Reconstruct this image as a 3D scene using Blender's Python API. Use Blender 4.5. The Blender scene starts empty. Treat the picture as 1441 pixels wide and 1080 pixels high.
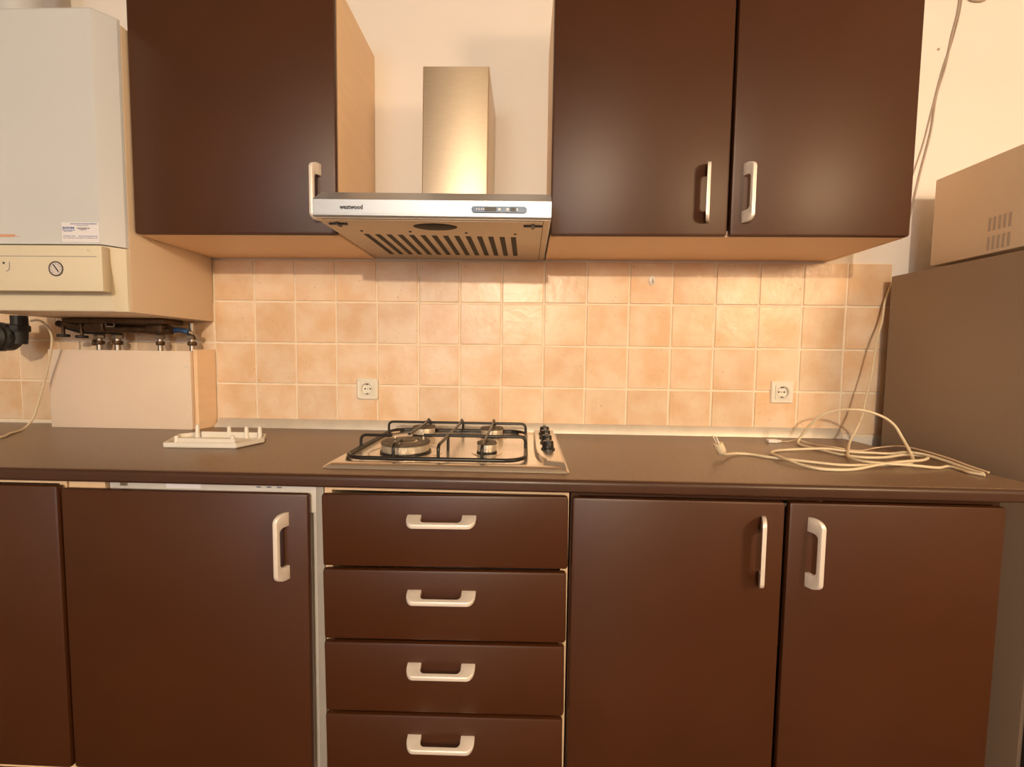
import bpy, bmesh, math, random
from mathutils import Vector, Matrix
random.seed(7)
H = 0.88                                   # worktop height; z below is written from the worktop top
S = bpy.context.scene
C = S.collection

# ------------------------------------------------------------------ camera
cam = bpy.data.objects.new('camera', bpy.data.cameras.new('camera')); C.objects.link(cam)
cam.data.sensor_fit = 'HORIZONTAL'; cam.data.sensor_width = 36.0
cam.data.lens = 611.52 / 1441 * 36.0
cam.data.clip_start = 0.02
R_ = Vector((0.99936731, 0.03315735, 0.0128675)); U_ = Vector((-0.01488644, 0.06138063, 0.99800341))
F_ = Vector((-0.03230134, 0.99756354, -0.06183539))
M_ = Matrix((R_, U_, -F_)).transposed().to_4x4()
M_.translation = Vector((0.5562, -1.5645, 0.272 + H))
cam.matrix_world = M_
S.camera = cam

# ------------------------------------------------------------------ world, lights, exposure
W = bpy.data.worlds.new('world'); S.world = W; W.use_nodes = True
W.node_tree.nodes['Background'].inputs[0].default_value = (0.62, 0.78, 1.0, 1)
W.node_tree.nodes['Background'].inputs[1].default_value = 0.6

# lamp (its light is made with the lamp below), window daylight:
WIN_X, WIN_Z, WIN_W, WIN_H, WIN_Y = -1.0, 0.75, 1.3, 1.3, -6.4
wl = bpy.data.lights.new('window_daylight', 'AREA'); wl.shape = 'RECTANGLE'
wl.size = WIN_W - .04; wl.size_y = WIN_H - .04; wl.energy = 30; wl.color = (0.80, 0.90, 1.0)
wo = bpy.data.objects.new('window_daylight', wl); C.objects.link(wo)
wo.location = (WIN_X, WIN_Y - .06, WIN_Z + H); wo.rotation_euler = (math.radians(90), 0, 0)
LAMPS = (((0.45, -4.6, 1.38), 225, .05, 'over the middle of the room', (1.0, .80, .56)), ((2.50, -2.3, 0.92), 66, .20, 'on the fridge side of the room', (1.0, .68, .39)));

S.view_settings.view_transform = 'Standard'; S.view_settings.look = 'None'
S.view_settings.gamma = 1.0; S.view_settings.use_curve_mapping = False
S.view_settings.exposure = 0.62

# ------------------------------------------------------------------ materials
def mat(name, col, rough=0.5, metal=0.0, var=0.0, scale=6.0, bump=0.0, bscale=200.0, stretch=(1, 1, 1), col2=None, spec=0.5, coat=0.0, trans=0.0, objrand=0.0, emit=0.0):
    m = bpy.data.materials.new(name); m.use_nodes = True
    nt = m.node_tree; b = nt.nodes['Principled BSDF']
    b.inputs['Base Color'].default_value = (*col, 1); b.inputs['Roughness'].default_value = rough
    b.inputs['Metallic'].default_value = metal; b.inputs['Specular IOR Level'].default_value = spec
    b.inputs['Coat Weight'].default_value = coat; b.inputs['Coat Roughness'].default_value = .25
    b.inputs['Transmission Weight'].default_value = trans
    if emit: b.inputs['Emission Color'].default_value = (*col, 1); b.inputs['Emission Strength'].default_value = emit
    if var or bump:
        tc = nt.nodes.new('ShaderNodeTexCoord'); mp = nt.nodes.new('ShaderNodeMapping')
        mp.inputs['Scale'].default_value = stretch
        nt.links.new(tc.outputs['Object'], mp.inputs['Vector'])
    if var:
        n = nt.nodes.new('ShaderNodeTexNoise'); n.inputs['Scale'].default_value = scale; n.inputs['Detail'].default_value = 5
        nt.links.new(mp.outputs[0], n.inputs['Vector'])
        r = nt.nodes.new('ShaderNodeValToRGB'); r.color_ramp.elements[0].position = .3; r.color_ramp.elements[1].position = .7
        c2 = col2 or tuple(min(1, c * (1 + var)) for c in col); c1 = col if col2 else tuple(c * (1 - var) for c in col)
        r.color_ramp.elements[0].color = (*c1, 1); r.color_ramp.elements[1].color = (*c2, 1)
        nt.links.new(n.outputs['Fac'], r.inputs['Fac']); nt.links.new(r.outputs[0], b.inputs['Base Color'])
    if bump:
        n2 = nt.nodes.new('ShaderNodeTexNoise'); n2.inputs['Scale'].default_value = bscale; n2.inputs['Detail'].default_value = 3
        nt.links.new(mp.outputs[0], n2.inputs['Vector'])
        bp = nt.nodes.new('ShaderNodeBump'); bp.inputs['Strength'].default_value = bump; bp.inputs['Distance'].default_value = .002
        nt.links.new(n2.outputs['Fac'], bp.inputs['Height']); nt.links.new(bp.outputs[0], b.inputs['Normal'])
    return m

def tile_mat():
    m = mat('tile_glaze', (.8, .5, .3), .30, spec=.5)
    nt = m.node_tree; b = nt.nodes['Principled BSDF']; N = nt.nodes.new; L = nt.links.new
    oi = N('ShaderNodeObjectInfo'); tc = N('ShaderNodeTexCoord')
    ad = N('ShaderNodeVectorMath'); ad.operation = 'ADD'
    ml = N('ShaderNodeVectorMath'); ml.operation = 'SCALE'; ml.inputs['Scale'].default_value = 1.0
    cx = N('ShaderNodeCombineXYZ')
    mu = N('ShaderNodeMath'); mu.operation = 'MULTIPLY'; mu.inputs[1].default_value = 57.0
    L(oi.outputs['Random'], mu.inputs[0]); L(mu.outputs[0], cx.inputs[0]); L(mu.outputs[0], cx.inputs[2])
    L(tc.outputs['Object'], ad.inputs[0]); L(cx.outputs[0], ad.inputs[1])
    n = N('ShaderNodeTexNoise'); n.inputs['Scale'].default_value = 9; n.inputs['Detail'].default_value = 4
    L(ad.outputs[0], n.inputs['Vector'])
    r = N('ShaderNodeValToRGB'); e = r.color_ramp.elements
    e[0].position = .36; e[0].color = (.79, .535, .325, 1); e[1].position = .62; e[1].color = (.86, .675, .50, 1)
    L(n.outputs['Fac'], r.inputs['Fac'])
    hs = N('ShaderNodeHueSaturation')
    mr = N('ShaderNodeMapRange'); mr.inputs['To Min'].default_value = .93; mr.inputs['To Max'].default_value = 1.05
    L(oi.outputs['Random'], mr.inputs['Value']); L(mr.outputs[0], hs.inputs['Value']); L(r.outputs[0], hs.inputs['Color'])
    # small dark pits in the glaze
    n3 = N('ShaderNodeTexNoise'); n3.inputs['Scale'].default_value = 120; n3.inputs['Detail'].default_value = 1
    L(ad.outputs[0], n3.inputs['Vector'])
    r3 = N('ShaderNodeValToRGB'); r3.color_ramp.elements[0].position = .20; r3.color_ramp.elements[0].color = (.72, .66, .62, 1)
    r3.color_ramp.elements[1].position = .27; r3.color_ramp.elements[1].color = (1, 1, 1, 1)
    L(n3.outputs['Fac'], r3.inputs['Fac'])
    mx = N('ShaderNodeMix'); mx.data_type = 'RGBA'; mx.blend_type = 'MULTIPLY'; mx.inputs['Factor'].default_value = 1
    L(hs.outputs[0], mx.inputs[6]); L(r3.outputs[0], mx.inputs[7]); L(mx.outputs[2], b.inputs['Base Color'])
    n2 = N('ShaderNodeTexNoise'); n2.inputs['Scale'].default_value = 38; n2.inputs['Detail'].default_value = 3
    L(ad.outputs[0], n2.inputs['Vector'])
    bp = N('ShaderNodeBump'); bp.inputs['Strength'].default_value = .35; bp.inputs['Distance'].default_value = .003
    L(n2.outputs['Fac'], bp.inputs['Height']); L(bp.outputs[0], b.inputs['Normal'])
    return m

BROWN = (.058, .0160, .0034)
M = {
 'brown': mat('brown_laminate', BROWN, .42, var=.10, scale=3, bump=.10, bscale=420, spec=.5),
 'beech': mat('beech_board', (.86, .62, .40), .5, var=.03, scale=5, stretch=(1, 1, 8)),
 'beechlight': mat('beech_edge', (.74, .56, .40), .5, var=.04),
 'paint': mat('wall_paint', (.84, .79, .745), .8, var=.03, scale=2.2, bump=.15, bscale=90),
 'paintdim': mat('room_wall_paint', (.34, .29, .24), .85, var=.03, scale=2),  # unseen walls, colour darkened to cut bounced light
 'ceil': mat('ceiling_paint', (.50, .47, .42), .9, var=.02),  # unseen ceiling, toned down for less bounce
 'floor': mat('floor_boards', (.16, .085, .045), .45, var=.2, scale=4, stretch=(1, 12, 1)),
 'grout': mat('grout', (.88, .76, .60), .85, var=.06, scale=20, bump=.3, bscale=300),
 'tile': tile_mat(),
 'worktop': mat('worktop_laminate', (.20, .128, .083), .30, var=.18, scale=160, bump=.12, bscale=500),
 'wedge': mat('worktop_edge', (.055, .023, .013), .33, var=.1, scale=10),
 'alu': mat('upstand_aluminium', (.66, .60, .52), .42, .35, var=.06, scale=18),
 'handle': mat('handle_satin_alloy', (.92, .86, .80), .36, .35, bump=.08, bscale=600),
 'steel': mat('brushed_steel', (.70, .58, .44), .38, 1.0, var=.06, scale=30, stretch=(1, 1, 40)),
 'steelh': mat('brushed_steel_hood', (.52, .54, .57), .42, .75, var=.05, scale=30, stretch=(1, 30, 30)),
 'hobsteel': mat('hob_steel', (.88, .82, .74), .27, .92, var=.04, scale=40, stretch=(1, 20, 1)),
 'hoodunder': mat('hood_underside_paint', (.60, .51, .40), .42, .35, var=.04),
 'slot': mat('filter_slot', (.035, .028, .02), .7),
 'dark': mat('dark_plastic', (.012, .011, .010), .4),
 'enamel': mat('black_enamel', (.014, .012, .011), .32),
 'cap': mat('burner_cap_enamel', (.11, .085, .06), .5, var=.3, scale=60),
 'burner': mat('burner_alloy', (.70, .62, .50), .40, .6, var=.15, scale=50),
 'white': mat('white_plastic', (.80, .77, .71), .35),
 'socket': mat('socket_plastic', (.84, .80, .70), .32),
 'boiler': mat('boiler_enamel', (.62, .65, .68), .38, var=.02, scale=3),
 'cream': mat('boiler_cream_plastic', (.73, .67, .52), .42, var=.03, scale=4),
 'boilerside': mat('boiler_side_enamel', (.78, .63, .47), .42, var=.02),
 'panel': mat('cover_board', (.82, .68, .56), .5, var=.03, scale=4),
 'brass': mat('old_brass', (.11, .065, .034), .45, .7, var=.4, scale=40),
 'chrome': mat('pipe_chrome', (.42, .38, .34), .35, 1.0),
 'blue': mat('blue_valve_plastic', (.03, .09, .22), .4),
 'rubber': mat('black_rubber', (.018, .016, .015), .55),
 'cable': mat('cable_white_pvc', (.74, .63, .45), .42),
 'cord': mat('cord_cream_pvc', (.66, .50, .34), .45),
 'wire': mat('wire_grey_pvc', (.42, .34, .28), .5),
 'fridge': mat('fridge_taupe_steel', (.26, .185, .13), .45, .05, var=.05, scale=3),
 'gasket': mat('gasket', (.05, .045, .04), .6),
 'micro': mat('microwave_beige_paint', (.66, .53, .395), .42, .05, var=.03),
 'appl': mat('appliance_white', (.62, .60, .58), .4),
 'trimgrey': mat('appliance_side_grey', (.36, .33, .30), .45),
 'paper': mat('sticker_paper', (.80, .80, .86), .5),
 'inkblue': mat('ink_blue', (.10, .16, .42), .6),
 'inkgrey': mat('ink_grey', (.18, .18, .26), .6),
 'inkred': mat('ink_orange', (.66, .36, .22), .6),
 'inkdark': mat('ink_dark', (.05, .05, .06), .6),
 'display': mat('display_blue_grey', (.06, .14, .30), .3),
 'gauge': mat('gauge_face', (.66, .62, .60), .4),
 'gaugerim': mat('gauge_rim', (.10, .085, .08), .4),
 'screw': mat('screw_white', (.82, .76, .68), .35),
 'glassw': mat('lamp_opal', (1.0, .72, .42), .4, emit=3.0),
}

# ------------------------------------------------------------------ helpers (coordinates in metres, z from the worktop)
ORG = {}
def link(name, verts, faces, m, parent=None, smooth=False, mats=None, fmat=None):
    vs = [Vector(v) + Vector((0, 0, H)) for v in verts]
    lo = Vector([min(v[i] for v in vs) for i in range(3)]); hi = Vector([max(v[i] for v in vs) for i in range(3)])
    c = (lo + hi) / 2
    if parent is None: c.z = lo.z
    me = bpy.data.meshes.new(name); me.from_pydata([tuple(v - c) for v in vs], [], faces); me.validate(); 
    bm = bmesh.new(); bm.from_mesh(me); bmesh.ops.recalc_face_normals(bm, faces=bm.faces)
    bm.to_mesh(me); bm.free()
    for x in (mats or [m]): me.materials.append(M[x])
    if fmat:
        for p, i in zip(me.polygons, fmat): p.material_index = i
    if smooth:
        me.polygons.foreach_set('use_smooth', [True] * len(me.polygons))
        try: me.set_sharp_from_angle(angle=math.radians(smooth if smooth is not True else 40))
        except Exception: pass
    o = bpy.data.objects.new(name, me); C.objects.link(o); ORG[o.name] = c.copy()
    if parent: o.parent = parent; o.location = c - ORG[parent.name]
    else: o.location = c
    return o
def frombm(name, bm, m, parent=None, smooth=False):
    bm.verts.index_update()
    v = [x.co.copy() for x in bm.verts]; f = [[q.index for q in x.verts] for x in bm.faces]; bm.free()
    return link(name, v, f, m, parent, smooth)
def bbox_bm(bm, x, y, z, bev=0, seg=2):
    r = bmesh.ops.create_cube(bm, size=1)
    vs = r['verts']
    for v in vs: v.co = Vector(((x[0] + x[1]) / 2 + v.co.x * (x[1] - x[0]), (y[0] + y[1]) / 2 + v.co.y * (y[1] - y[0]), (z[0] + z[1]) / 2 + v.co.z * (z[1] - z[0])))
    if bev:
        es = list({e for v in vs for e in v.link_edges})
        bmesh.ops.bevel(bm, geom=es, offset=bev, segments=seg, affect='EDGES', profile=.5)
def box(name, x, y, z, m, parent=None, bev=0, seg=2):
    bm = bmesh.new(); bbox_bm(bm, x, y, z, bev, seg); return frombm(name, bm, m, parent, smooth=35 if bev else False)
def boxes(name, lst, m, parent=None, bev=0):
    bm = bmesh.new()
    for b in lst: bbox_bm(bm, *b, bev)
    return frombm(name, bm, m, parent, smooth=35 if bev else False)
def loft(name, loops, m, parent=None, smooth=35, cap=(True, True)):
    n = len(loops[0]); v = [p for l in loops for p in l]; f = []
    for k in range(len(loops) - 1):
        for i in range(n): f.append([k * n + i, k * n + (i + 1) % n, (k + 1) * n + (i + 1) % n, (k + 1) * n + i])
    if cap[0]: f.append(list(range(n))[::-1])
    if cap[1]: f.append([(len(loops) - 1) * n + i for i in range(n)])
    return link(name, v, f, m, parent, smooth)
def rrect(x0, x1, y0, y1, r, n=5):
    r = max(r, 1e-4); o = []
    for cx, cy, a in ((x1 - r, y1 - r, 0), (x0 + r, y1 - r, 90), (x0 + r, y0 + r, 180), (x1 - r, y0 + r, 270)):
        for k in range(n + 1):
            t = math.radians(a + 90 * k / n); o.append((cx + r * math.cos(t), cy + r * math.sin(t)))
    return o
def xz(pts, y): return [(a, y, b) for a, b in pts]
def xy(pts, z): return [(a, b, z) for a, b in pts]
def lathe(name, prof, c, m, parent=None, n=28, axis='z', smooth=35, cap=(True, True)):
    loops = []
    for r, h in prof:
        l = []
        for k in range(n):
            t = 2 * math.pi * k / n; a, b = r * math.cos(t), r * math.sin(t)
            l.append((c[0] + a, c[1] + b, c[2] + h) if axis == 'z' else ((c[0] + a, c[1] - h, c[2] + b) if axis == 'y' else (c[0] + h, c[1] + a, c[2] + b)))
        loops.append(l)
    return loft(name, loops, m, parent, smooth, cap)
def spline(pts, sub=6):
    P = [Vector(p) for p in pts]; out = []
    for i in range(len(P) - 1):
        p0, p1, p2, p3 = P[max(i - 1, 0)], P[i], P[i + 1], P[min(i + 2, len(P) - 1)]
        for k in range(sub):
            t = k / sub
            out.append(.5 * ((2 * p1) + (p2 - p0) * t + (2 * p0 - 5 * p1 + 4 * p2 - p3) * t * t + (3 * p1 - p0 - 3 * p2 + p3) * t ** 3))
    out.append(P[-1]); return out
def tube_geo(pts, r, n=8):
    pts = [Vector(p) for p in pts]; v, f = [], []
    up = Vector((0, 0, 1)); prev = None
    for i, p in enumerate(pts):
        d = (pts[min(i + 1, len(pts) - 1)] - pts[max(i - 1, 0)]).normalized()
        if prev is None:
            a = d.cross(up if abs(d.z) < .9 else Vector((1, 0, 0))).normalized()
        else:
            a = (prev - d * prev.dot(d)).normalized()
        prev = a; b = d.cross(a)
        for k in range(n):
            t = 2 * math.pi * k / n; v.append(p + (a * math.cos(t) + b * math.sin(t)) * r)
    for i in range(len(pts) - 1):
        for k in range(n): f.append([i * n + k, i * n + (k + 1) % n, (i + 1) * n + (k + 1) % n, (i + 1) * n + k])
    f.append(list(range(n))[::-1]); f.append([(len(pts) - 1) * n + k for k in range(n)])
    return v, f
def tube(name, pts, r, m, parent=None, sub=6, n=8):
    v, f = tube_geo(spline(pts, sub) if sub else pts, r, n); return link(name, v, f, m, parent, smooth=60)
def prism(name, pts, z0, z1, m, parent=None, bev=0):
    bm = bmesh.new(); a = [bm.verts.new((x, y, z0)) for x, y in pts]; fc = bm.faces.new(a)
    r = bmesh.ops.extrude_face_region(bm, geom=[fc]); top = [e for e in r['geom'] if isinstance(e, bmesh.types.BMVert)]
    for v in top: v.co.z = z1
    if bev:
        es = [e for e in bm.edges if all(abs(v.co.z - z1) < 1e-6 for v in e.verts)]
        bmesh.ops.bevel(bm, geom=es, offset=bev, segments=3, affect='EDGES', profile=.5)
    return frombm(name, bm, m, parent, smooth=35)
def tag(o, label, cat=None, group=None, kind=None):
    o['label'] = label
    if cat: o['category'] = cat
    if group: o['group'] = group
    if kind: o['kind'] = kind
    return o
def thing(name, label, cat, loc, group=None):
    o = bpy.data.objects.new(name, None); C.objects.link(o); o.empty_display_size = .05
    o.location = Vector(loc) + Vector((0, 0, H)); ORG[o.name] = o.location.copy()
    return tag(o, label, cat, group)
def text(name, s, size, m, parent, loc, tilt=90, ext=.0003, sx=1.0):
    cu = bpy.data.curves.new(name, 'FONT'); cu.body = s; cu.size = size; cu.extrude = ext; cu.offset = size * .022; cu.resolution_u = 2
    t = bpy.data.objects.new('tmp_text', cu); C.objects.link(t)
    me = bpy.data.meshes.new_from_object(t.evaluated_get(bpy.context.evaluated_depsgraph_get()))
    a = math.radians(tilt); v = [(loc[0] + p.co.x * sx, loc[1] + p.co.y * math.cos(a) - p.co.z * math.sin(a), loc[2] + p.co.y * math.sin(a) + p.co.z * math.cos(a)) for p in me.vertices]
    f = [list(p.vertices) for p in me.polygons]
    bpy.data.objects.remove(t); bpy.data.curves.remove(cu); bpy.data.meshes.remove(me)
    return link(name, v, f, m, parent)

# handle: bow of satin alloy, leaning away from the opening edge
def handle(parent, a0, c0, yf, axis, lean, L=.160, out=.031):
    h = L / 2; outer, inner = [], []
    for k in range(7):
        t = math.radians(90 * k / 6); outer.append((-h + .018 * (1 - math.sin(t)) if 0 else -h + .018 - .018 * math.cos(t), out - .022 + .022 * math.sin(t)))
    outer = [(-h, 0)] + outer; outer = outer + [(-a, o) for a, o in outer[::-1]]
    hi = h - .033
    for k in range(7):
        t = math.radians(90 * k / 6); inner.append((-hi + .010 - .010 * math.cos(t), out - .018 + .0095 * math.sin(t)))
    inner = [(-hi, 0)] + inner; inner = inner + [(-a, o) for a, o in inner[::-1]]
    n = len(outer); v, f = [], []
    for s in (-1, 1):
        for lst in (outer, inner):
            for a, o in lst:
                c = s * .0048 + lean * math.tan(math.radians(22)) * o
                v.append((c0 + c, yf - o, a0 + a) if axis == 'v' else (a0 + a, yf - o, c0 + c))
    for i in range(n - 1):
        f += [[i, i + 1, n + i + 1, n + i], [2 * n + i, 3 * n + i, 3 * n + i + 1, 2 * n + i + 1],
              [i, 2 * n + i, 2 * n + i + 1, i + 1], [n + i, n + i + 1, 3 * n + i + 1, 3 * n + i]]
    for q in (0, n - 1): f.append([q, n + q, 3 * n + q, 2 * n + q])
    bm = bmesh.new(); bv = [bm.verts.new(p) for p in v]
    for q in f: bm.faces.new([bv[i] for i in q])
    bmesh.ops.recalc_face_normals(bm, faces=bm.faces)
    es = [e for e in bm.edges if len(e.link_faces) == 2 and e.calc_face_angle(0) > .9]
    bmesh.ops.bevel(bm, geom=es, offset=.0014, segments=2, affect='EDGES', profile=.5)
    return tag(frombm('handle', bm, 'handle', parent, smooth=40), 'pale satin bow handle')
def door(name, x, z, yf, parent, t=.019, bev=.0068):
    return box(name, x, (yf, yf + t), z, 'brown', parent, bev, 2)

# ------------------------------------------------------------------ the room
RX0, RX1, RY, RZ = -2.3, 3.6, -6.4, 1.72
def struct(o, label): return tag(o, label, kind='structure')
wb = struct(box('wall_back', (RX0, RX1), (.004, .14), (-H, RZ), 'paint'), 'off-white plastered back wall behind the kitchen units')
struct(box('floor', (RX0 - .12, RX1 + .12), (RY - .2, .14), (-H - .1, -H), 'floor'), 'brown boarded floor under the base units')
struct(box('ceiling', (RX0 - .12, RX1 + .12), (RY - .2, .14), (RZ, RZ + .1), 'ceil'), 'ceiling above the kitchen, darkened to cut bounced light')
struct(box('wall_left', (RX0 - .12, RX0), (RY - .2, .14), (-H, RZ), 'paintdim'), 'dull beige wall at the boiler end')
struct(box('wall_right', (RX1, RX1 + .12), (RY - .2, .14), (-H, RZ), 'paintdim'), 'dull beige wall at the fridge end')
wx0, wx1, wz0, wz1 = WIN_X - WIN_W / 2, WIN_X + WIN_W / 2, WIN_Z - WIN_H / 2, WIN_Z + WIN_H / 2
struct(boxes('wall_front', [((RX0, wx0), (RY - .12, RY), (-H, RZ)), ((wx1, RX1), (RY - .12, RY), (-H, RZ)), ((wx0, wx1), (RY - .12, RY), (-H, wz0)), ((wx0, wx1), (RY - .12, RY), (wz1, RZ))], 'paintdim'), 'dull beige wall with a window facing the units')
wf = struct(boxes('window_1', [((wx0, wx0 + .05), (RY - .05, RY + .01), (wz0, wz1)), ((wx1 - .05, wx1), (RY - .05, RY + .01), (wz0, wz1)), ((wx0, wx1), (RY - .05, RY + .01), (wz0, wz0 + .05)), ((wx0, wx1), (RY - .05, RY + .01), (wz1 - .05, wz1)), ((WIN_X - .025, WIN_X + .025), (RY - .05, RY + .01), (wz0, wz1))], 'white'), 'white framed two-light window facing the units')
# grout bed and tiles, children of the wall
TX, TZ, TP = .0155, .4605, .15
box('grout_bed', (-1.80, TX + 12 * TP - .001), (.0005, .006), (TZ - .46, TZ + TP - .001), 'grout', wb)
def tile_mesh():
    g = .0036; loops = [xz(rrect(-.075 + g, .075 - g, -.075 + g, .075 - g, .003, 2), .004), xz(rrect(-.075 + g, .075 - g, -.075 + g, .075 - g, .003, 2), -.0012), xz(rrect(-.075 + g + .0016, .075 - g - .0016, -.075 + g + .0016, .075 - g - .0016, .003, 2), -.0028)]
    n = len(loops[0]); v = [p for l in loops for p in l]; f = []
    for k in range(2):
        for i in range(n): f.append([k * n + i, k * n + (i + 1) % n, (k + 1) * n + (i + 1) % n, (k + 1) * n + i])
    f.append([2 * n + i for i in range(n)])
    me = bpy.data.meshes.new('tile'); me.from_pydata(v, [], f)
    bm = bmesh.new(); bm.from_mesh(me); bmesh.ops.recalc_face_normals(bm, faces=bm.faces); bm.to_mesh(me); bm.free()
    me.materials.append(M['tile']); return me
tme = tile_mesh()
for c in range(-12, 12):
    for r in range(4):
        if c < -4 and r < 1: continue
        o = bpy.data.objects.new('tile', tme); C.objects.link(o); o.parent = wb
        o.location = Vector((TX + (c + .5) * TP, -.0002 + random.uniform(-.0006, .0006), TZ + TP * (.5 - r) + H)) - ORG[wb.name]
        o.rotation_euler = (random.uniform(-.003, .003), 0, random.uniform(-.003, .003))

# ------------------------------------------------------------------ worktop and upstand
def worktop():
    prof = [(-.004, -.030), (-.004, 0), (-.598, 0)]
    for k in range(1, 7):
        t = math.radians(90 * k / 6); prof.append((-.598 - .012 * math.sin(t), -.012 + .012 * math.cos(t)))
    prof += [(-.610, -.026), (-.606, -.030)]
    xs = (-1.75, 1.672, 1.70); v, f, fm = [], [], []
    n = len(prof)
    for x_b, x_f in ((-1.75, -1.75), (1.668, 1.70)):
        for y, z in prof: v.append((x_b + (x_f - x_b) * (-y / .61), y, z))
    for i in range(n): f.append([i, (i + 1) % n, n + (i + 1) % n, n + i]); fm.append(1 if 4 <= i <= n - 2 else 0)
    f.append(list(range(n))); fm.append(1); f.append([n + i for i in range(n)][::-1]); fm.append(1)
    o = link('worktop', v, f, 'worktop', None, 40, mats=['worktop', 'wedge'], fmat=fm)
    return tag(o, 'dark brown laminate worktop with rounded front edge over the base units', 'worktop')
worktop()
def upstand():
    pr = [(-.004, .0005), (-.026, .0005), (-.022, .016), (-.010, .033), (-.004, .033)]
    a = [(-.583 + (.010 if z > .01 else 0), y, z) for y, z in pr]; b = [(1.664, y, z) for y, z in pr]
    return tag(loft('worktop_upstand', [a, b], 'alu', None, 30), 'pale metal sealing strip along the foot of the wall tiles', 'trim strip')
upstand()

# ------------------------------------------------------------------ wall cabinets
UZ, UZT, UY = .6136, 1.3113, -.3224
def wall_cab(name, label, x0, x1, splits, handles):
    t = thing(name, label, 'cabinet', ((x0 + x1) / 2, -.15, UZ))
    yb = UY + .020; w = .017
    box('side_panel', (x0, x0 + w), (yb, .002), (UZ, UZT), 'beech', t, .0008); box('side_panel', (x1 - w, x1), (yb, .002), (UZ, UZT), 'beech', t, .0008)
    box('bottom_panel', (x0 + w, x1 - w), (yb, .002), (UZ + .001, UZ + .018), 'beech', t); box('top_panel', (x0 + w, x1 - w), (yb, .002), (UZT - .018, UZT - .001), 'beech', t)
    box('back_panel', (x0 + w, x1 - w), (-.006, .001), (UZ + .018, UZT - .018), 'beech', t)
    for (a, b), (hx, lean) in zip(splits, handles):
        d = door('door', (a, b), (UZ - .001, UZT), UY, t); handle(d, .7265, hx, UY, 'v', lean)
    return t
wall_cab('wall_cabinet', 'single-door dark brown wall cabinet between boiler and cooker hood', -.5807, .0108, [(-.5807, .0112)], [(-.034, -1)])
wall_cab('wall_cabinet', 'two-door dark brown wall cabinet between cooker hood and microwave', .618, 1.5968, [(.618, 1.1055), (1.1125, 1.5968)], [(1.050, -1), (1.146, 1)])

# ------------------------------------------------------------------ base units
DY, ZB, DZT, DZB = -.590, -.78, -.0465, -.755
def carcass(t, x0, x1, m='beech'):
    w = .017; yb = DY + .021
    box('side_panel', (x0, x0 + w), (yb, -.02), (ZB, -.0305), m, t); box('side_panel', (x1 - w, x1), (yb, -.02), (ZB, -.0305), m, t)
    box('bottom_panel', (x0 + w, x1 - w), (yb, -.02), (ZB, ZB + .018), m, t); box('top_rail', (x0 + w, x1 - w), (yb, yb + .09), (-.0475, -.0305), m, t)
    box('plinth', (x0, x1), (DY + .06, DY + .076), (-H, ZB), 'brown', t)
# unit with the door at the far left
t = thing('base_cabinet', 'dark brown base cabinet under the boiler, left of the built-in appliance', 'cabinet', (-.85, -.3, -H))
carcass(t, -1.145, -.548)
d = door('door', (-1.145, -.549), (DZB, -.047), DY - .002, t); handle(d, -.18, -1.10, DY - .002, 'v', 1)
# built-in appliance behind a brown front
t = thing('dishwasher', 'white built-in appliance behind a brown door left of the drawers', 'appliance', (-.23, -.3, -H))
box('casing', (-.452, .073), (DY + .032, -.03), (-H + .02, -.036), 'appl', t, .003)
cp = box('control_strip', (-.440, .066), (DY + .020, DY + .033), (-.105, -.0345), 'appl', t, .002)
for k, xx in enumerate((-.08, -.055, -.03, -.075, -.05)):
    if k < 3: box('button_mark', (xx, xx + .011), (DY + .0192, DY + .0204), (-.0465, -.0435), 'inkgrey', cp)
box('printed_label', (-.30, -.215), (DY + .0192, DY + .0204), (-.052, -.040), 'paper', cp)
box('hinge_clip', (-.41, -.395), (DY + .0155, DY + .0204), (-.048, -.037), 'chrome', cp)
box('side_trim', (.064, .082), (DY + .018, DY + .034), (-H + .06, -.0345), 'trimgrey', t, .001)
box('filler_board', (-.545, -.455), (DY + .024, DY + .04), (-.11, -.032), 'beech', t)
d = door('door_panel', (-.543, .053), (DZB, -.0535), DY, t); handle(d, -.176, .004, DY, 'v', -1)
box('plinth', (-.547, .08), (DY + .06, DY + .076), (-H, -.79), 'brown', t)
# drawers
t = thing('drawer_unit', 'dark brown base unit of four drawers below the gas hob', 'cabinet', (.37, -.3, -H))
carcass(t, .084, .660)
zt = (-.0485, -.2275, -.4045, -.5835)
for i, z in enumerate(zt):
    zb_ = (zt[i + 1] + .007) if i < 3 else -.757
    dd = door('drawer', (.0845 + .001 * i, .6575 - .001 * i), (zb_, z), DY, t)
    handle(dd, .3675, z - .050, DY, 'h', -1)
    dd.rotation_euler.y = math.radians(-.75)
# right unit
t = thing('base_cabinet', 'two-door dark brown base cabinet between the drawers and the fridge', 'cabinet', (1.14, -.3, -H))
carcass(t, .664, 1.626, 'brown')
for (a, b), (hx, lean) in zip([(.666, 1.1425), (1.1514, 1.6221)], [(1.094, -1), (1.196, 1)]):
    d = door('door', (a, b), (DZB, -.0465), DY, t); handle(d, -.158, hx, DY, 'v', lean)

# ------------------------------------------------------------------ cooker hood
HX0, HX1, HYF, HZ = .0125, .6125, -.4642, .6166
t = thing('cooker_hood', 'stainless cooker hood with square duct above the gas hob', 'cooker hood', (.312, -.2, HZ))
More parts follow.
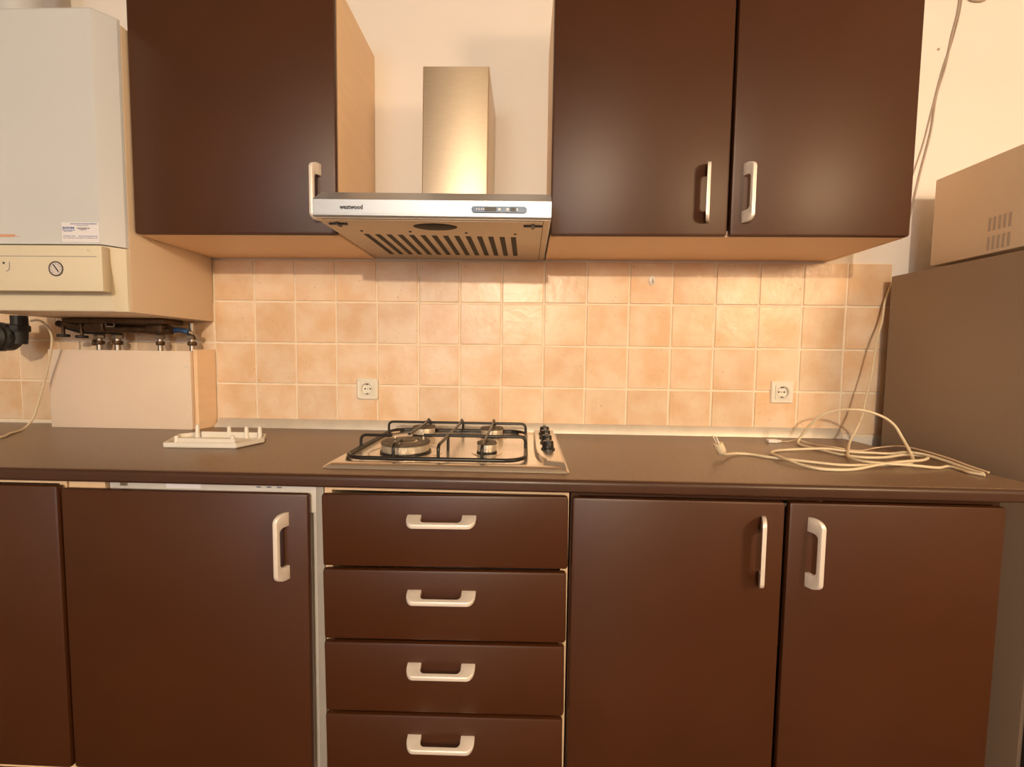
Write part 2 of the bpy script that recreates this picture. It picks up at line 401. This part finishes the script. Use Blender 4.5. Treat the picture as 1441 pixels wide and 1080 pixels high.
# canopy: closed shell, front strip leaning slightly, sloping upper face
pr = [(HYF + .006, HZ), (HYF, HZ + .006), (HYF - .001, HZ + .040), (HYF + .002, HZ + .0425), (HYF + .048, HZ + .076), (-.02, HZ + .080), (-.002, HZ + .080), (-.002, HZ)]
loft('canopy', [[(HX0, y, z) for y, z in pr], [(HX1, y, z) for y, z in pr]], 'steelh', t, 25)
fp = loft('front_strip', [xz(rrect(HX0 + .0005, HX1 - .0005, HZ + .003, HZ + .0405, .001, 2), HYF + .001), xz(rrect(HX0 + .0005, HX1 - .0005, HZ + .003, HZ + .0405, .001, 2), HYF - .0025)], 'steelh', t, 25)
for v in fp.data.vertices:
    if v.co.z < 0: v.co.y += .003
text('lettering', 'westwood', .0150, 'inkdark', fp, (.083, HYF - .0016, HZ + .0175), tilt=94.6, ext=.0006, sx=.92)
cpn = loft('control_panel', [xz(rrect(.414, .552, HZ + .012, HZ + .027, .0074, 5), HYF - .001), xz(rrect(.414, .552, HZ + .012, HZ + .027, .0074, 5), HYF - .0048)], 'display', fp, 25)
box('display_window', (.447, .476), (HYF - .0053, HYF - .004), (HZ + .0145, HZ + .0245), 'dark', cpn)
for xx in (.426, .432, .438, .4435): box('symbol', (xx, xx + .003), (HYF - .0053, HYF - .004), (HZ + .018, HZ + .0215), 'paper', cpn)
for xx, w in ((.481, .006), (.501, .006), (.5265, .003)): box('button', (xx, xx + w), (HYF - .0056, HYF - .004), (HZ + .0165, HZ + .0225), 'paper', cpn)
box('button', (.511, .524), (HYF - .0056, HYF - .004), (HZ + .0145, HZ + .0245), 'dark', cpn)
# underside: pan, filter plate, bars between slots
up = box('underside_pan', (HX0 + .004, HX1 - .004), (HYF + .010, -.006), (HZ - .0015, HZ + .001), 'hoodunder', t)
fpan = box('filter_frame', (HX0 + .020, HX1 - .020), (HYF + .018, -.014), (HZ - .004, HZ - .001), 'hoodunder', t, .001)
for (xa, xb, ya, yb) in ((HX0 + .018, HX0 + .020, HYF + .018, -.014), (HX1 - .020, HX1 - .018, HYF + .018, -.014)):
    box('frame_gap', (xa, xb), (ya, yb), (HZ - .0024, HZ - .001), 'dark', t)
for i in range(14):
    xx = .096 + i * (.418 / 13.0)
    box('slot', (xx - .0075, xx + .0075), (-.320 + i * .001, -.080), (HZ - .0046, HZ - .003), 'slot', fpan)
lathe('lamp_recess', [(.0001, 0), (.052, 0), (.058, .0015), (.060, .003)], (.310, -.398, HZ - .0062), 'slot', t, 32)
lp = [o for o in t.children if o.name.startswith('lamp_recess')][0]; lp.scale.y = .50
for xx, s in ((.058, 1), (.568, -1)):
    tag(boxes('filter_catch', [((xx - .024, xx + .024), (-.421, -.414), (HZ - .008, HZ - .003)), ((xx - .004, xx + .004), (-.428, -.402), (HZ - .009, HZ - .003))], 'dark', fpan), 'dark sliding catch')
for xx, yy in ((.095, -.352), (.230, -.350), (.385, -.345), (.52, -.34)): lathe('rivet', [(.0001, -.002), (.004, -.0015), (.004, 0)], (xx, yy, HZ - .004), 'slot', fpan, 10)
dc = loft('duct', [xy(rrect(.237, .431, -.252, -.002, .003, 3), HZ + .074), xy(rrect(.237, .431, -.252, -.002, .003, 3), 1.113), xy(rrect(.240, .428, -.249, -.004, .003, 3), 1.113), xy(rrect(.240, .428, -.249, -.004, .003, 3), HZ + .076)], 'steel', t, 35, cap=(False, False))
tag(dc, 'square steel duct cover')
t.rotation_euler.y = math.radians(.55)

# ------------------------------------------------------------------ gas hob
GX0, GX1, GY0, GY1 = .070, .662, -.560, -.060
t = thing('gas_hob', 'stainless four-burner gas hob with black pan supports set in the worktop', 'hob', (.366, -.31, 0))
def rr(i, z, r): return xy(rrect(GX0 + i, GX1 - i, GY0 + i, GY1 - i, r, 6), z)
loft('plate', [rr(.004, .0004, .012), rr(0, .0008, .012), rr(.0015, .0035, .012), rr(.012, .011, .014), rr(.020, .0125, .016), rr(.030, .0122, .018), rr(.037, .0085, .02), rr(.045, .0080, .02)], 'hobsteel', t, 50)
loft('control_shelf', [xy([(.594, -.545), (.655, -.553), (.657, -.075), (.582, -.075), (.580, -.36), (.583, -.43), (.590, -.475), (.606, -.512)][::-1], .006)] +
     [xy([(.606 - .0 + d, -.520 + d), (.652 - d, -.546 + d * 1.5), (.653 - d, -.079 - d), (.586 + d, -.079 - d), (.584 + d, -.36), (.587 + d, -.43), (.595 + d, -.470), (.609 + d * .7, -.503 + d)][::-1], z) for d, z in ((.0, .017), (.003, .021), (.008, .0225))], 'hobsteel', t, 30)
for yy in (-.165, -.235, -.315, -.400):
    k = lathe('knob', [(.019, 0), (.019, .004), (.0155, .006), (.0148, .022), (.013, .0245), (.0001, .0250)], (.618, yy, .0222), 'enamel', t, 24)
    box('grip', (.618 - .0045, .618 + .0045), (yy - .0165, yy + .0165), (.034, .0505), 'enamel', k, .002)
def burner(x, y, R, big=False):
    b = thing_part = lathe('burner', [(R * 1.55, .0), (R * 1.5, .0022), (R * 1.18, .0028), (R * 1.05, .0015)], (x, y, .0078), 'hobsteel', t, 36)
    lathe('burner_cup', [(R * 1.06, 0), (R * 1.06, .006), (R * .98, .0065)], (x, y, .009), 'dark', b, 36)
    n = 40 if big else 24; loops = []
    for r_, h_ in ((.98, .0), (1.0, .004), (1.0, .017), (.96, .019), (.4, .019)):
        loops.append([(x + R * r_ * (1 - (.03 if (k % 2 and .3 < h_ * 100 < 1.8) else 0)) * math.cos(2 * math.pi * k / n), y + R * r_ * (1 - (.03 if (k % 2 and .3 < h_ * 100 < 1.8) else 0)) * math.sin(2 * math.pi * k / n), .0155 + h_) for k in range(n)])
    loft('flame_ring', loops, 'burner', b, 25)
    if big:
        lathe('cap', [(R * .52, .0), (R * 1.02, .0), (R * 1.03, .003), (R * .99, .006), (R * .56, .0065), (R * .52, .004)], (x, y, .0345), 'cap', b, 36)
        lathe('inner_ring', [(R * .50, 0), (R * .50, .006), (R * .46, .007), (R * .2, .007)], (x, y, .0335), 'burner', b, 28)
        lathe('inner_cap', [(R * .40, 0), (R * .42, .003), (R * .38, .0055), (.0001, .0058)], (x, y, .0405), 'cap', b, 28)
        for k in range(3):
            a = k * 2.1 + .4; lathe('spark_pin', [(.003, 0), (.003, .006), (.0018, .009)], (x + R * .74 * math.cos(a), y + R * .74 * math.sin(a), .040), 'burner', b, 8)
    else:
        lathe('cap', [(R * .6, .0), (R * 1.04, .0), (R * 1.06, .003), (R * 1.0, .0055), (.0001, .006)], (x, y, .0345), 'cap', b, 32)
    return b
burner(.232, -.405, .064, True); burner(.222, -.150, .036); burner(.447, -.155, .036); burner(.452, -.395, .026)
# pan supports: wire frame of round black bars
ps = None
def bar(name, pts, r=.0042, sub=0): return tube(name, pts, r, 'enamel', t, sub, 8)
ring = [(x, y, .0165) for x, y in rrect(.100, .558, -.512, -.085, .055, 6)]; ring.append(ring[0]); ring.append(ring[1])
tag(bar('support_ring', ring, .0052), 'black wire frame lying on the hob')
zt_ = .0505
def arch(p0, p1, d0, d1):   # bar rising from the ring at p0, level at zt_, down to the ring at p1
    P0, P1 = Vector(p0), Vector(p1); d = (P1 - P0).normalized(); o = []
    r = .014
    if d0:
        o.append((P0.x, P0.y, .0165)); 
        for k in range(5):
            a = math.radians(90 * k / 4); o.append((P0.x + d.x * r * (1 - math.cos(a)), P0.y + d.y * r * (1 - math.cos(a)), zt_ - r + r * math.sin(a)))
    else: o.append((P0.x, P0.y, zt_))
    if d1:
        for k in range(4, -1, -1):
            a = math.radians(90 * k / 4); o.append((P1.x - d.x * r * (1 - math.cos(a)), P1.y - d.y * r * (1 - math.cos(a)), zt_ - r + r * math.sin(a)))
        o.append((P1.x, P1.y, .0165))
    else: o.append((P1.x, P1.y, zt_))
    return o
bar('support_bar', arch((.101, -.140, 0), (.557, -.140, 0), 1, 1))
bar('support_bar', arch((.101, -.385, 0), (.190, -.390, 0), 1, 0)); bar('support_bar', arch((.274, -.375, 0), (.557, -.375, 0), 0, 1))
for x, gap in ((.230, True), (.342, False), (.450, False)):
    if gap:
        bar('support_bar', arch((x, -.511, 0), (x, -.445, 0), 1, 0)); bar('support_bar', arch((x, -.362, 0), (x, -.088, 0), 0, 1))
    else: bar('support_bar', arch((x, -.511, 0), (x, -.088, 0), 1, 1))
    bar('support_tip', [(x, -.16, zt_), (x, -.128, zt_ + .004), (x, -.118, zt_ + .007), (x, -.105, zt_ - .002)], .0045)
bar('support_post', [(.342, -.375, .0085), (.342, -.375, zt_)])

# ------------------------------------------------------------------ boiler
BX0, BX1 = -1.100, -.587
t = thing('gas_boiler', 'white wall-hung gas boiler with cream control flap beside the wall cabinet', 'boiler', (-.84, -.17, .385))
box('back_casing', (BX0 + .002, BX1), (-.333, -.0048), (.386, 1.180), 'boilerside', t, .002)
def cover_loop(z, yf, inset, yb=-.334):
    # plan of the front cover with chamfered front corners
    return [(BX1 - .001, yb, z), (BX1 - .003, -.341, z), (BX1 - .030 - inset, yf + .006, z), (BX1 - .036 - inset, yf, z), (BX0 + .036 + inset, yf, z), (BX0 + .030 + inset, yf + .006, z), (BX0 + .003, -.341, z), (BX0 + .001, yb, z)]
fc = loft('front_cover', [cover_loop(.567, -.383, 0), cover_loop(1.186, -.383, 0), cover_loop(1.191, -.380, .003)], 'boiler', t, 20)
lo = loft('control_housing', [cover_loop(.386, -.350, -.004), cover_loop(.389, -.352, -.004), cover_loop(.5635, -.382, 0)], 'cream', t, 20)
fl = box('flap', (BX0 + .034, BX1 - .022), (-.395, -.372), (.4365, .5600), 'cream', t, .0025)
box('groove', (BX0 + .05, BX1 - .036), (-.3957, -.394), (.5300, .5312), 'inkgrey', fl)
g = lathe('pressure_gauge', [(.0205, 0), (.0205, .003), (.0185, .0035), (.0170, .0022)], (-.739, -.394, .4970), 'gaugerim', t, 32, 'y')
lathe('dial', [(.0170, 0), (.0001, .0002)], (-.739, -.3964, .4970), 'gauge', g, 28, 'y')
tube('needle', [(-.745, -.3975, .508), (-.7365, -.3978, .497), (-.731, -.3975, .489)], .0014, 'inkdark', g, 0, 6)
for k in range(9):
    a = math.radians(-45 + k * 33.75); box('tick', (-.739 + .0135 * math.cos(a) - .0008, -.739 + .0135 * math.cos(a) + .0008), (-.3972, -.396), (.497 + .0135 * math.sin(a) - .0008, .497 + .0135 * math.sin(a) + .0008), 'inkdark', g)
lathe('screw', [(.004, 0), (.004, .001), (.0001, .0015)], (-.645, -.395, .548), 'cream', fl, 12, 'y')
lathe('indicator', [(.003, 0), (.003, .001), (.0001, .0012)], (-.888, -.395, .512), 'inkdark', fl, 10, 'y')
tube('printed_arc', [(-.872, -.3955, .515), (-.872, -.3955, .500), (-.876, -.3955, .492), (-.882, -.3955, .490)], .0008, 'inkgrey', fl, 4, 5)
st = box('sticker', (-.730, -.6235), (-.3842, -.3828), (.5725, .6255), 'paper', t)
for (a, b, z, h, m) in ((-.704, -.628, .6215, .0022, 'inkblue'), (-.688, -.652, .6165, .0014, 'inkgrey'), (-.685, -.649, .6095, .0024, 'inkdark'), (-.679, -.657, .6055, .0016, 'inkdark'), (-.727, -.693, .6105, .0052, 'inkblue'), (-.728, -.692, .6045, .002, 'inkblue'), (-.724, -.698, .6012, .0015, 'inkblue'), (-.726, -.690, .5885, .0016, 'inkblue'), (-.682, -.627, .5880, .0018, 'inkblue'), (-.726, -.628, .5832, .0015, 'inkgrey')):
    n = max(3, int((b - a) / .0055)); w = (b - a) / n
    boxes('printed_line', [((a + i * w, a + i * w + w * random.uniform(.6, .9)), (-.3846, -.3840), (z - h / 2, z + h / 2)) for i in range(n)], m, st)
tag(boxes('badge', [((-.915, -.866), (-.3846, -.3828), (.586, .5925)), ((-.866, -.854), (-.3840, -.3828), (.5862, .5875))], 'inkred', t), 'faded orange badge')
lathe('flue', [(.052, 0), (.052, .03), (.050, .032), (.050, .36)], (-1.075, -.16, 1.178), 'boiler', t, 28)

# pipework under the boiler
t = thing('boiler_pipework', 'tangle of brass pipes and valves hanging under the boiler', 'pipes', (-.85, -.09, .27))
def pp(name, pts, r, m, p=t, sub=5): return tube(name, pts, r, m, p, sub, 10)
pp('manifold_pipe', [(-1.03, -.115, .368), (-1.00, -.112, .360), (-.94, -.108, .352), (-.80, -.105, .349), (-.665, -.10, .345)], .0125, 'brass')
pp('manifold_pipe', [(-.92, -.07, .370), (-.80, -.07, .368), (-.69, -.07, .366)], .011, 'brass')
pp('manifold_pipe', [(-1.08, -.09, .368), (-1.03, -.09, .352), (-.98, -.09, .342), (-.90, -.08, .345)], .011, 'rubber')
for x, rr_ in ((-.972, .012), (-.905, .013), (-.748, .011), (-.632, .012)):
    p_ = pp('drop_pipe', [(x, -.052, .375), (x, -.052, .20)], rr_ * .75, 'chrome', t, 0)
    lathe('nut', [(rr_ * 1.25, 0), (rr_ * 1.35, .003), (rr_ * 1.35, .017), (rr_ * 1.2, .02)], (x, -.052, .318), 'chrome', p_, 6)
    lathe('collar', [(rr_ * 1.1, 0), (rr_ * 1.2, .002), (rr_ * 1.2, .012), (rr_ * 1.0, .014)], (x, -.052, .296), 'brass', p_, 14)
bl = pp('blue_lever', [(-.672, -.088, .347), (-.645, -.086, .349), (-.620, -.082, .343)], .0095, 'blue'); tag(bl, 'blue plastic valve lever')
pp('lever_elbow', [(-.620, -.082, .343), (-.610, -.07, .334), (-.622, -.052, .322)], .006, 'chrome')
for x, y, z in ((-1.030, -.12, .325), (-.965, -.12, .322)):
    v_ = pp('tap_stem', [(x, y, .365), (x, y, z)], .005, 'brass', t, 0); lathe('tap_knob', [(.016, 0), (.017, .002), (.017, .008), (.014, .01)], (x, y, z - .006), 'rubber', v_, 16)
lathe('drain_cock', [(.008, 0), (.010, .004), (.008, .018), (.006, .022)], (-.985, -.055, .292), 'brass', t, 14)
boxes('bracket', [((-.872, -.868), (-.13, -.126), (.355, .384)), ((-.842, -.838), (-.13, -.126), (.355, .384)), ((-.872, -.838), (-.13, -.126), (.354, .358))], 'chrome', t)
lathe('union', [(.011, 0), (.013, .003), (.013, .012), (.010, .015), (.010, .026)], (-.690, -.075, .362), 'chrome', t, 14)
box('added_dark_plate', (-1.02, -.665), (-.135, -.045), (.3665, .3845), 'brass', t, .004)  # added dark plate, deepens the shaded mass under the boiler
box('valve_block', (-.955, -.885), (-.125, -.075), (.338, .384), 'brass', t, .006)
box('valve_block', (-.745, -.685), (-.12, -.08), (.333, .368), 'brass', t, .008)
# pump left of the pipes
t = thing('circulation_pump', 'round black pump hanging beside the boiler pipes', 'pump', (-1.23, -.12, .27))
lathe('motor', [(.0001, 0), (.040, .002), (.047, .012), (.047, .045), (.041, .052), (.041, .06), (.030, .07), (.0001, .072)], (-1.225, -.105, .317), 'rubber', t, 28, 'y')
for k in range(7): a = k * .9; box('fin', (-1.225 + .043 * math.cos(a) - .004, -1.225 + .043 * math.cos(a) + .004), (-.155, -.125), (.317 + .043 * math.sin(a) - .007, .317 + .043 * math.sin(a) + .007), 'rubber', t, .001)
tube('inlet_pipe', [(-1.185, -.12, .39), (-1.185, -.12, .345), (-1.19, -.12, .295)], .022, 'rubber', t, 4, 12)
lathe('union_nut', [(.026, 0), (.028, .004), (.028, .02), (.024, .024)], (-1.187, -.12, .335), 'rubber', t, 8)
# board box in front of the pipes, standing on the worktop
t = thing('pipe_cover_box', 'pinkish board box covering the pipes below the boiler', 'pipe cover', (-.86, -.05, 0))
f_ = box('front_board', (-1.128, -.6145), (-.086, -.072), (.0005, .2765), 'panel', t, .0008)
for z in (.222, .048): lathe('screw_cap', [(.0058, 0), (.0052, .002), (.0001, .0028)], (-.628, -.086, z), 'screw', f_, 14, 'y')
lof = link('side_board', [(-.6150, -.071, .0005), (-.601, -.071, .0005), (-.585, -.004, .0005), (-.599, -.004, .0005), (-.6150, -.071, .282), (-.601, -.071, .282), (-.585, -.004, .284), (-.599, -.004, .284)], [[0, 1, 2, 3], [4, 5, 6, 7], [0, 1, 5, 4], [1, 2, 6, 5], [2, 3, 7, 6], [3, 0, 4, 7]], 'beech', t)
tag(tube('boiler_cable', [(-1.13, -.13, .372), (-1.09, -.145, .374), (-1.062, -.15, .362), (-1.051, -.14, .329), (-1.064, -.13, .281), (-1.107, -.115, .183), (-1.150, -.115, .060), (-1.150, -.135, .022), (-1.138, -.171, .0045), (-1.10, -.235, .0040), (-1.06, -.292, .0040), (-1.10, -.36, .0040)], .0036, 'cable'), 'white cable hanging from the boiler down to the worktop', 'cable')

# ------------------------------------------------------------------ sockets, hook, wires on the wall
def socket(label, x, z, s, round_):
    t = thing('wall_socket', label, 'socket', (x, -.006, z), 'white wall sockets in the tiles')
    h = s / 2; r = .010 if round_ else .003
    def sq(h_, y, r_): return xz([(x + a, z + b) for a, b in rrect(-h_, h_, -h_, h_, r_, 5)], y)
    loft('frame', [sq(h, -.002, r), sq(h, -.008, r), sq(h - (.005 if round_ else .0015), -.0125 if round_ else -.0105, r), sq(h - .013, -.0120 if round_ else -.0105, .002), sq(h - .0135, -.010, .002)], 'socket', t, 30, cap=(True, False))
    i = loft('insert', [sq(h - .0136, -.003, .002), sq(h - .0136, -.0126, .002), sq(h - .0150, -.0132, .002)], 'socket', t, 30, cap=(True, False))
    n = 28; R = .0195
    def circ(r_, y): return [(x + r_ * math.cos(2 * math.pi * k / n + math.pi / 4), y, z + r_ * math.sin(2 * math.pi * k / n + math.pi / 4)) for k in range(n)]
    def sqn(h_, y):
        o = []
        for k in range(n):
            a = 2 * math.pi * k / n + math.pi / 4; c, s_ = math.cos(a), math.sin(a); q = max(abs(c), abs(s_)); o.append((x + h_ * c / q, y, z + h_ * s_ / q))
        return o
    loft('well', [sqn(h - .0150, -.0132), circ(R + .0012, -.0134), circ(R, -.0125), circ(R - .0008, -.0042)], 'socket', i, 30, cap=(False, True))
    lathe('rim_line', [(R + .0022, 0), (R + .0022, .0004), (R + .0010, .0006), (R + .0010, 0)], (x, -.0131, z), 'wire', i, 32, 'y', 35, (False, False))
    for dx in (-.0095, .0095): lathe('pin_hole', [(.0030, 0), (.0030, .0004), (.0001, .0005)], (x + dx, -.0043, z), 'dark', i, 12, 'y')
    lathe('screw', [(.0024, 0), (.0020, .0008), (.0001, .0010)], (x, -.0043, z), 'wire', i, 10, 'y')
    for dz in (-.0172, .0172): box('earth_clip', (x - .003, x + .003), (-.0135, -.0045), (z + dz - .0016, z + dz + .0016), 'gaugerim', i)
socket('white wall socket with rounded frame in the tiles beside the gas hob', -.020, .148, .078, True)
socket('white square-framed wall socket in the tiles above the coiled cable', 1.458, .159, .076, False)
t = thing('wall_hook', 'small white adhesive hook stuck on a tile under the two-door wall cabinet', 'hook', (.993, -.005, .53))
loft('plate', [xz([(.993 + .011 * math.cos(k * .3142), .545 + .017 * math.sin(k * .3142)) for k in range(20)], -.002), xz([(.993 + .011 * math.cos(k * .3142), .545 + .017 * math.sin(k * .3142)) for k in range(20)], -.006), xz([(.993 + .008 * math.cos(k * .3142), .545 + .014 * math.sin(k * .3142)) for k in range(20)], -.0075)], 'white', t)
tube('prong', [(.993, -.007, .552), (.994, -.013, .542), (.994, -.018, .536), (.994, -.022, .540), (.994, -.022, .546)], .0026, 'white', t, 4)
tag(tube('wall_wire', [(1.976, .001, 1.60), (1.974, .001, 1.454), (1.958, .001, 1.359), (1.943, .001, 1.257), (1.921, .001, 1.166), (1.911, .001, 1.05), (1.887, .001, .922), (1.866, .001, .799), (1.856, .001, .745)], .0032, 'wire'), 'longer thin grey wire running down the wall behind the microwave', 'wire')
tag(tube('wall_wire', [(1.984, .001, 1.60), (1.980, .001, 1.454), (1.958, -.001, 1.337), (1.934, .001, 1.246), (1.906, .001, 1.097), (1.888, .001, 1.004), (1.86, .001, .90)], .0020, 'wire'), 'shorter fainter wire on the wall crossing the longer grey wire', 'wire')
tag(tube('wall_wire', [(1.99, .001, 1.52), (2.002, -.001, 1.478), (2.023, -.003, 1.467), (2.055, -.001, 1.471), (2.075, .001, 1.50)], .0030, 'wire'), 'short looped grey wire high on the wall above the microwave', 'wire')
lathe_h = tag(lathe('nail_head', [(.0045, 0), (.004, .002), (.0001, .003)], (1.920, .004, 1.318), 'wire', None, 12, 'y'), 'tiny grey nail in the wall beside the wires', 'nail')

# ------------------------------------------------------------------ plastic cover left on the worktop
t = thing('plastic_cover', 'white plastic cover with pegs lying upturned on the worktop', 'plastic cover', (-.40, -.28, 0))
ou = [(-.470, -.378), (-.262, -.372), (-.235, -.285), (-.272, -.215), (-.505, -.215), (-.532, -.245)]
ce = Vector((sum(p[0] for p in ou) / 6, sum(p[1] for p in ou) / 6))
def ins(k): return [tuple(ce + (Vector(p) - ce) * k) for p in ou]
loft('tray', [xy(ins(.97), .0008), xy(ins(1.0), .004), xy(ins(1.0), .016), xy(ins(.97), .016), xy(ins(.96), .005), ], 'white', t, 30)
for x, y, h in ((-.478, -.238, .040), (-.385, -.225, .034), (-.322, -.235, .036), (-.276, -.240, .038), (-.452, -.352, .026), (-.292, -.345, .028)):
    lathe('peg', [(.007, 0), (.0065, .005), (.0055, h - .002), (.004, h)], (x, y, .005), 'white', t, 12)
box('rib', (-.45, -.28), (-.352, -.348), (.005, .024), 'white', t); box('rib', (-.47, -.29), (-.232, -.228), (.005, .022), 'white', t)

# ------------------------------------------------------------------ cables on the worktop
P1 = [(1.094, -.372, .0175), (1.106, -.366, .0120), (1.130, -.342, .0075), (1.165, -.322, .005), (1.197, -.328, .0042), (1.222, -.355, .0042), (1.256, -.375, .0042), (1.314, -.408, .0042), (1.366, -.432, .0042), (1.426, -.433, .0045), (1.539, -.412, .0045), (1.582, -.392, .0055), (1.606, -.368, .008), (1.620, -.347, .014), (1.628, -.328, .027), (1.634, -.309, .040), (1.638, -.291, .055), (1.630, -.272, .087), (1.608, -.253, .110), (1.569, -.234, .124), (1.540, -.215, .124), (1.521, -.196, .119), (1.491, -.178, .104), (1.468, -.159, .072), (1.455, -.140, .036), (1.444, -.135, .010), (1.428, -.170, .0045), (1.436, -.220, .0045), (1.445, -.264, .0045), (1.458, -.306, .0045), (1.490, -.340, .0050), (1.545, -.346, .0070), (1.615, -.325, .0105), (1.646, -.338, .013), (1.650, -.362, .0125), (1.608, -.392, .0115), (1.570, -.404, .0118), (1.512, -.424, .0115), (1.442, -.451, .0095), (1.378, -.473, .0042), (1.329, -.485, .0042), (1.284, -.478, .0045), (1.260, -.448, .0060), (1.246, -.407, .0105), (1.244, -.355, .0112), (1.258, -.314, .0060), (1.295, -.272, .0042), (1.335, -.254, .0042), (1.401, -.252, .0080), (1.455, -.260, .0110), (1.510, -.272, .0060), (1.563, -.282, .0060), (1.603, -.300, .0085), (1.628, -.322, .0180), (1.648, -.360, .0190), (1.655, -.410, .0140), (1.655, -.461, .0090), (1.654, -.501, .0070)]
t = thing('power_cable', 'thick white power cable coiled on the worktop, ending in a two-pin plug', 'cable', (1.4, -.35, 0))
tube('cable', P1, .0039, 'cable', t, 5)
def plug_loop(p, rx, ry):
    ax = Vector((-.45, 0, .9)).normalized(); u = Vector((0, 1, 0)); w = ax.cross(u)
    return [tuple(Vector(p) + u * rx * math.cos(k * .5236) + w * ry * math.sin(k * .5236)) for k in range(12)]
pl = loft('plug', [plug_loop((1.098, -.372, .0150), .007, .007), plug_loop((1.095, -.372, .0165), .0110, .0115), plug_loop((1.091, -.372, .0235), .0145, .0135), plug_loop((1.082, -.372, .0410), .0175, .0130), plug_loop((1.081, -.372, .0430), .0160, .0115)], 'cable', t, 40)
for dy in (-.0095, .0095): tube('pin', [(1.082, -.372 + dy, .0415), (1.072, -.372 + dy * 1.1, .0620)], .0024, 'handle', pl, 0, 8)
P2 = [(1.800, -.020, .540), (1.779, -.022, .474), (1.763, -.036, .413), (1.736, -.055, .352), (1.718, -.072, .304), (1.693, -.095, .222), (1.667, -.111, .141), (1.647, -.128, .096), (1.618, -.148, .058), (1.572, -.185, .022), (1.505, -.270, .0080), (1.448, -.350, .0085), (1.434, -.390, .0100), (1.442, -.418, .0105), (1.470, -.437, .0115), (1.533, -.447, .0105), (1.601, -.442, .0042), (1.640, -.425, .0042), (1.650, -.432, .0042), (1.646, -.462, .0042), (1.640, -.482, .0042), (1.652, -.508, .0042)]
tag(tube('hanging_cord', P2, .0036, 'cable', None, 5), 'cream cord hanging beside the fridge and joining the coil on the worktop', 'cable')
P4 = [(1.392, -.120, .0060), (1.421, -.112, .0032), (1.452, -.122, .0110), (1.476, -.150, .0032), (1.488, -.235, .0110), (1.557, -.240, .0032), (1.620, -.225, .0100), (1.650, -.262, .0235), (1.654, -.303, .0270), (1.655, -.358, .0265), (1.655, -.414, .0230), (1.655, -.463, .0170), (1.656, -.512, .0120)]
t = thing('thin_lead', 'thin cream lead with a small clear connector by the sealing strip', 'cable', (1.5, -.25, 0))
tube('lead', P4, .0022, 'cord', t, 5)
box('connector', (1.352, 1.384), (-.131, -.114), (.0006, .012), 'white', t, .002); box('connector_tail', (1.383, 1.396), (-.127, -.117), (.002, .010), 'white', t, .002)

# ------------------------------------------------------------------ fridge and microwave
FXc, FYc = 1.769, -.055
t = thing('fridge', 'tall dark taupe fridge standing past the end of the worktop', 'fridge', (FXc, FYc, -H))
box('case', (FXc, FXc + .55), (FYc - .44, FYc), (-H + .03, .555), 'fridge', t, .003)
fd = box('door', (FXc, FXc + .55), (FYc - .495, FYc - .452), (-H + .05, .553), 'fridge', t, .012, 3)
box('door_gasket', (FXc + .01, FXc + .54), (FYc - .453, FYc - .439), (-H + .06, .545), 'gasket', t)
tube('door_handle', [(FXc + .05, FYc - .494, .30), (FXc + .05, FYc - .525, .28), (FXc + .05, FYc - .528, .1), (FXc + .05, FYc - .525, -.08), (FXc + .05, FYc - .494, -.10)], .009, 'handle', fd, 4)
for x in (.05, .5):
    for y in (.06, .40): lathe('foot', [(.018, 0), (.02, .004), (.012, .031)], (FXc + x, FYc - y, -H), 'rubber', t, 14)
t.rotation_euler.z = math.radians(4.0)
MX, MY, MZ = 1.832, -.120, .5745
t = thing('microwave', 'beige microwave oven with side vents standing on top of the fridge', 'microwave', (MX, MY, .5555))
cs = box('case', (MX, MX + .46), (MY - .33, MY), (MZ, MZ + .268), 'micro', t, .004)
for r_ in range(2):
    for k in range(5):
        y = MY - .170 - k * .0125; z = .655 - r_ * .052
        box('vent_slot', (MX - .0006, MX + .001), (y - .0035, y + .0035), (z - .0185, z + .0185), 'wire', cs)
fr = box('door', (MX + .002, MX + .34), (MY - .352, MY - .331), (MZ + .006, MZ + .262), 'dark', t, .004); box('control_panel', (MX + .342, MX + .458), (MY - .350, MY - .331), (MZ + .006, MZ + .262), 'micro', t, .003)
tube('door_handle', [(MX + .315, MY - .352, MZ + .22), (MX + .315, MY - .375, MZ + .21), (MX + .315, MY - .375, MZ + .06), (MX + .315, MY - .352, MZ + .05)], .007, 'handle', fr, 4)
lathe('knob', [(.022, 0), (.022, .012), (.019, .016), (.0001, .017)], (MX + .40, MY - .350, MZ + .09), 'handle', t, 24, 'y')
for x in (.04, .42):
    for y in (.04, .29): lathe('foot', [(.014, 0), (.014, .016), (.012, .0195)], (MX + x, MY - y, .5555), 'rubber', t, 12)
t.rotation_euler.z = math.radians(1.5)

# ------------------------------------------------------------------ ceiling lamp (behind the camera)
for (lx, ly, lz), watt, soft, where, lcol in LAMPS:
    t = thing('pendant_lamp', 'warm bare bulb on a short cord ' + where, 'lamp', (lx, ly, lz - .09), 'bare pendant bulbs of the kitchen')
    tube('cord', [(lx, ly, lz + .11), (lx, ly, RZ)], .004, 'wire', t, 0)
    lathe('ceiling_rose', [(.05, 0), (.045, .03), (.01, .034)], (lx, ly, RZ - .035), 'white', t, 20)
    lathe('bulb_holder', [(.022, 0), (.022, .05), (.012, .065)], (lx, ly, lz + .05), 'white', t, 18)
    ll = bpy.data.lights.new('lamp_bulb', 'POINT'); ll.energy = watt; ll.color = lcol; ll.shadow_soft_size = soft
    lo_ = bpy.data.objects.new('lamp_bulb', ll); C.objects.link(lo_); lo_.location = (lx, ly, lz + H - .02)
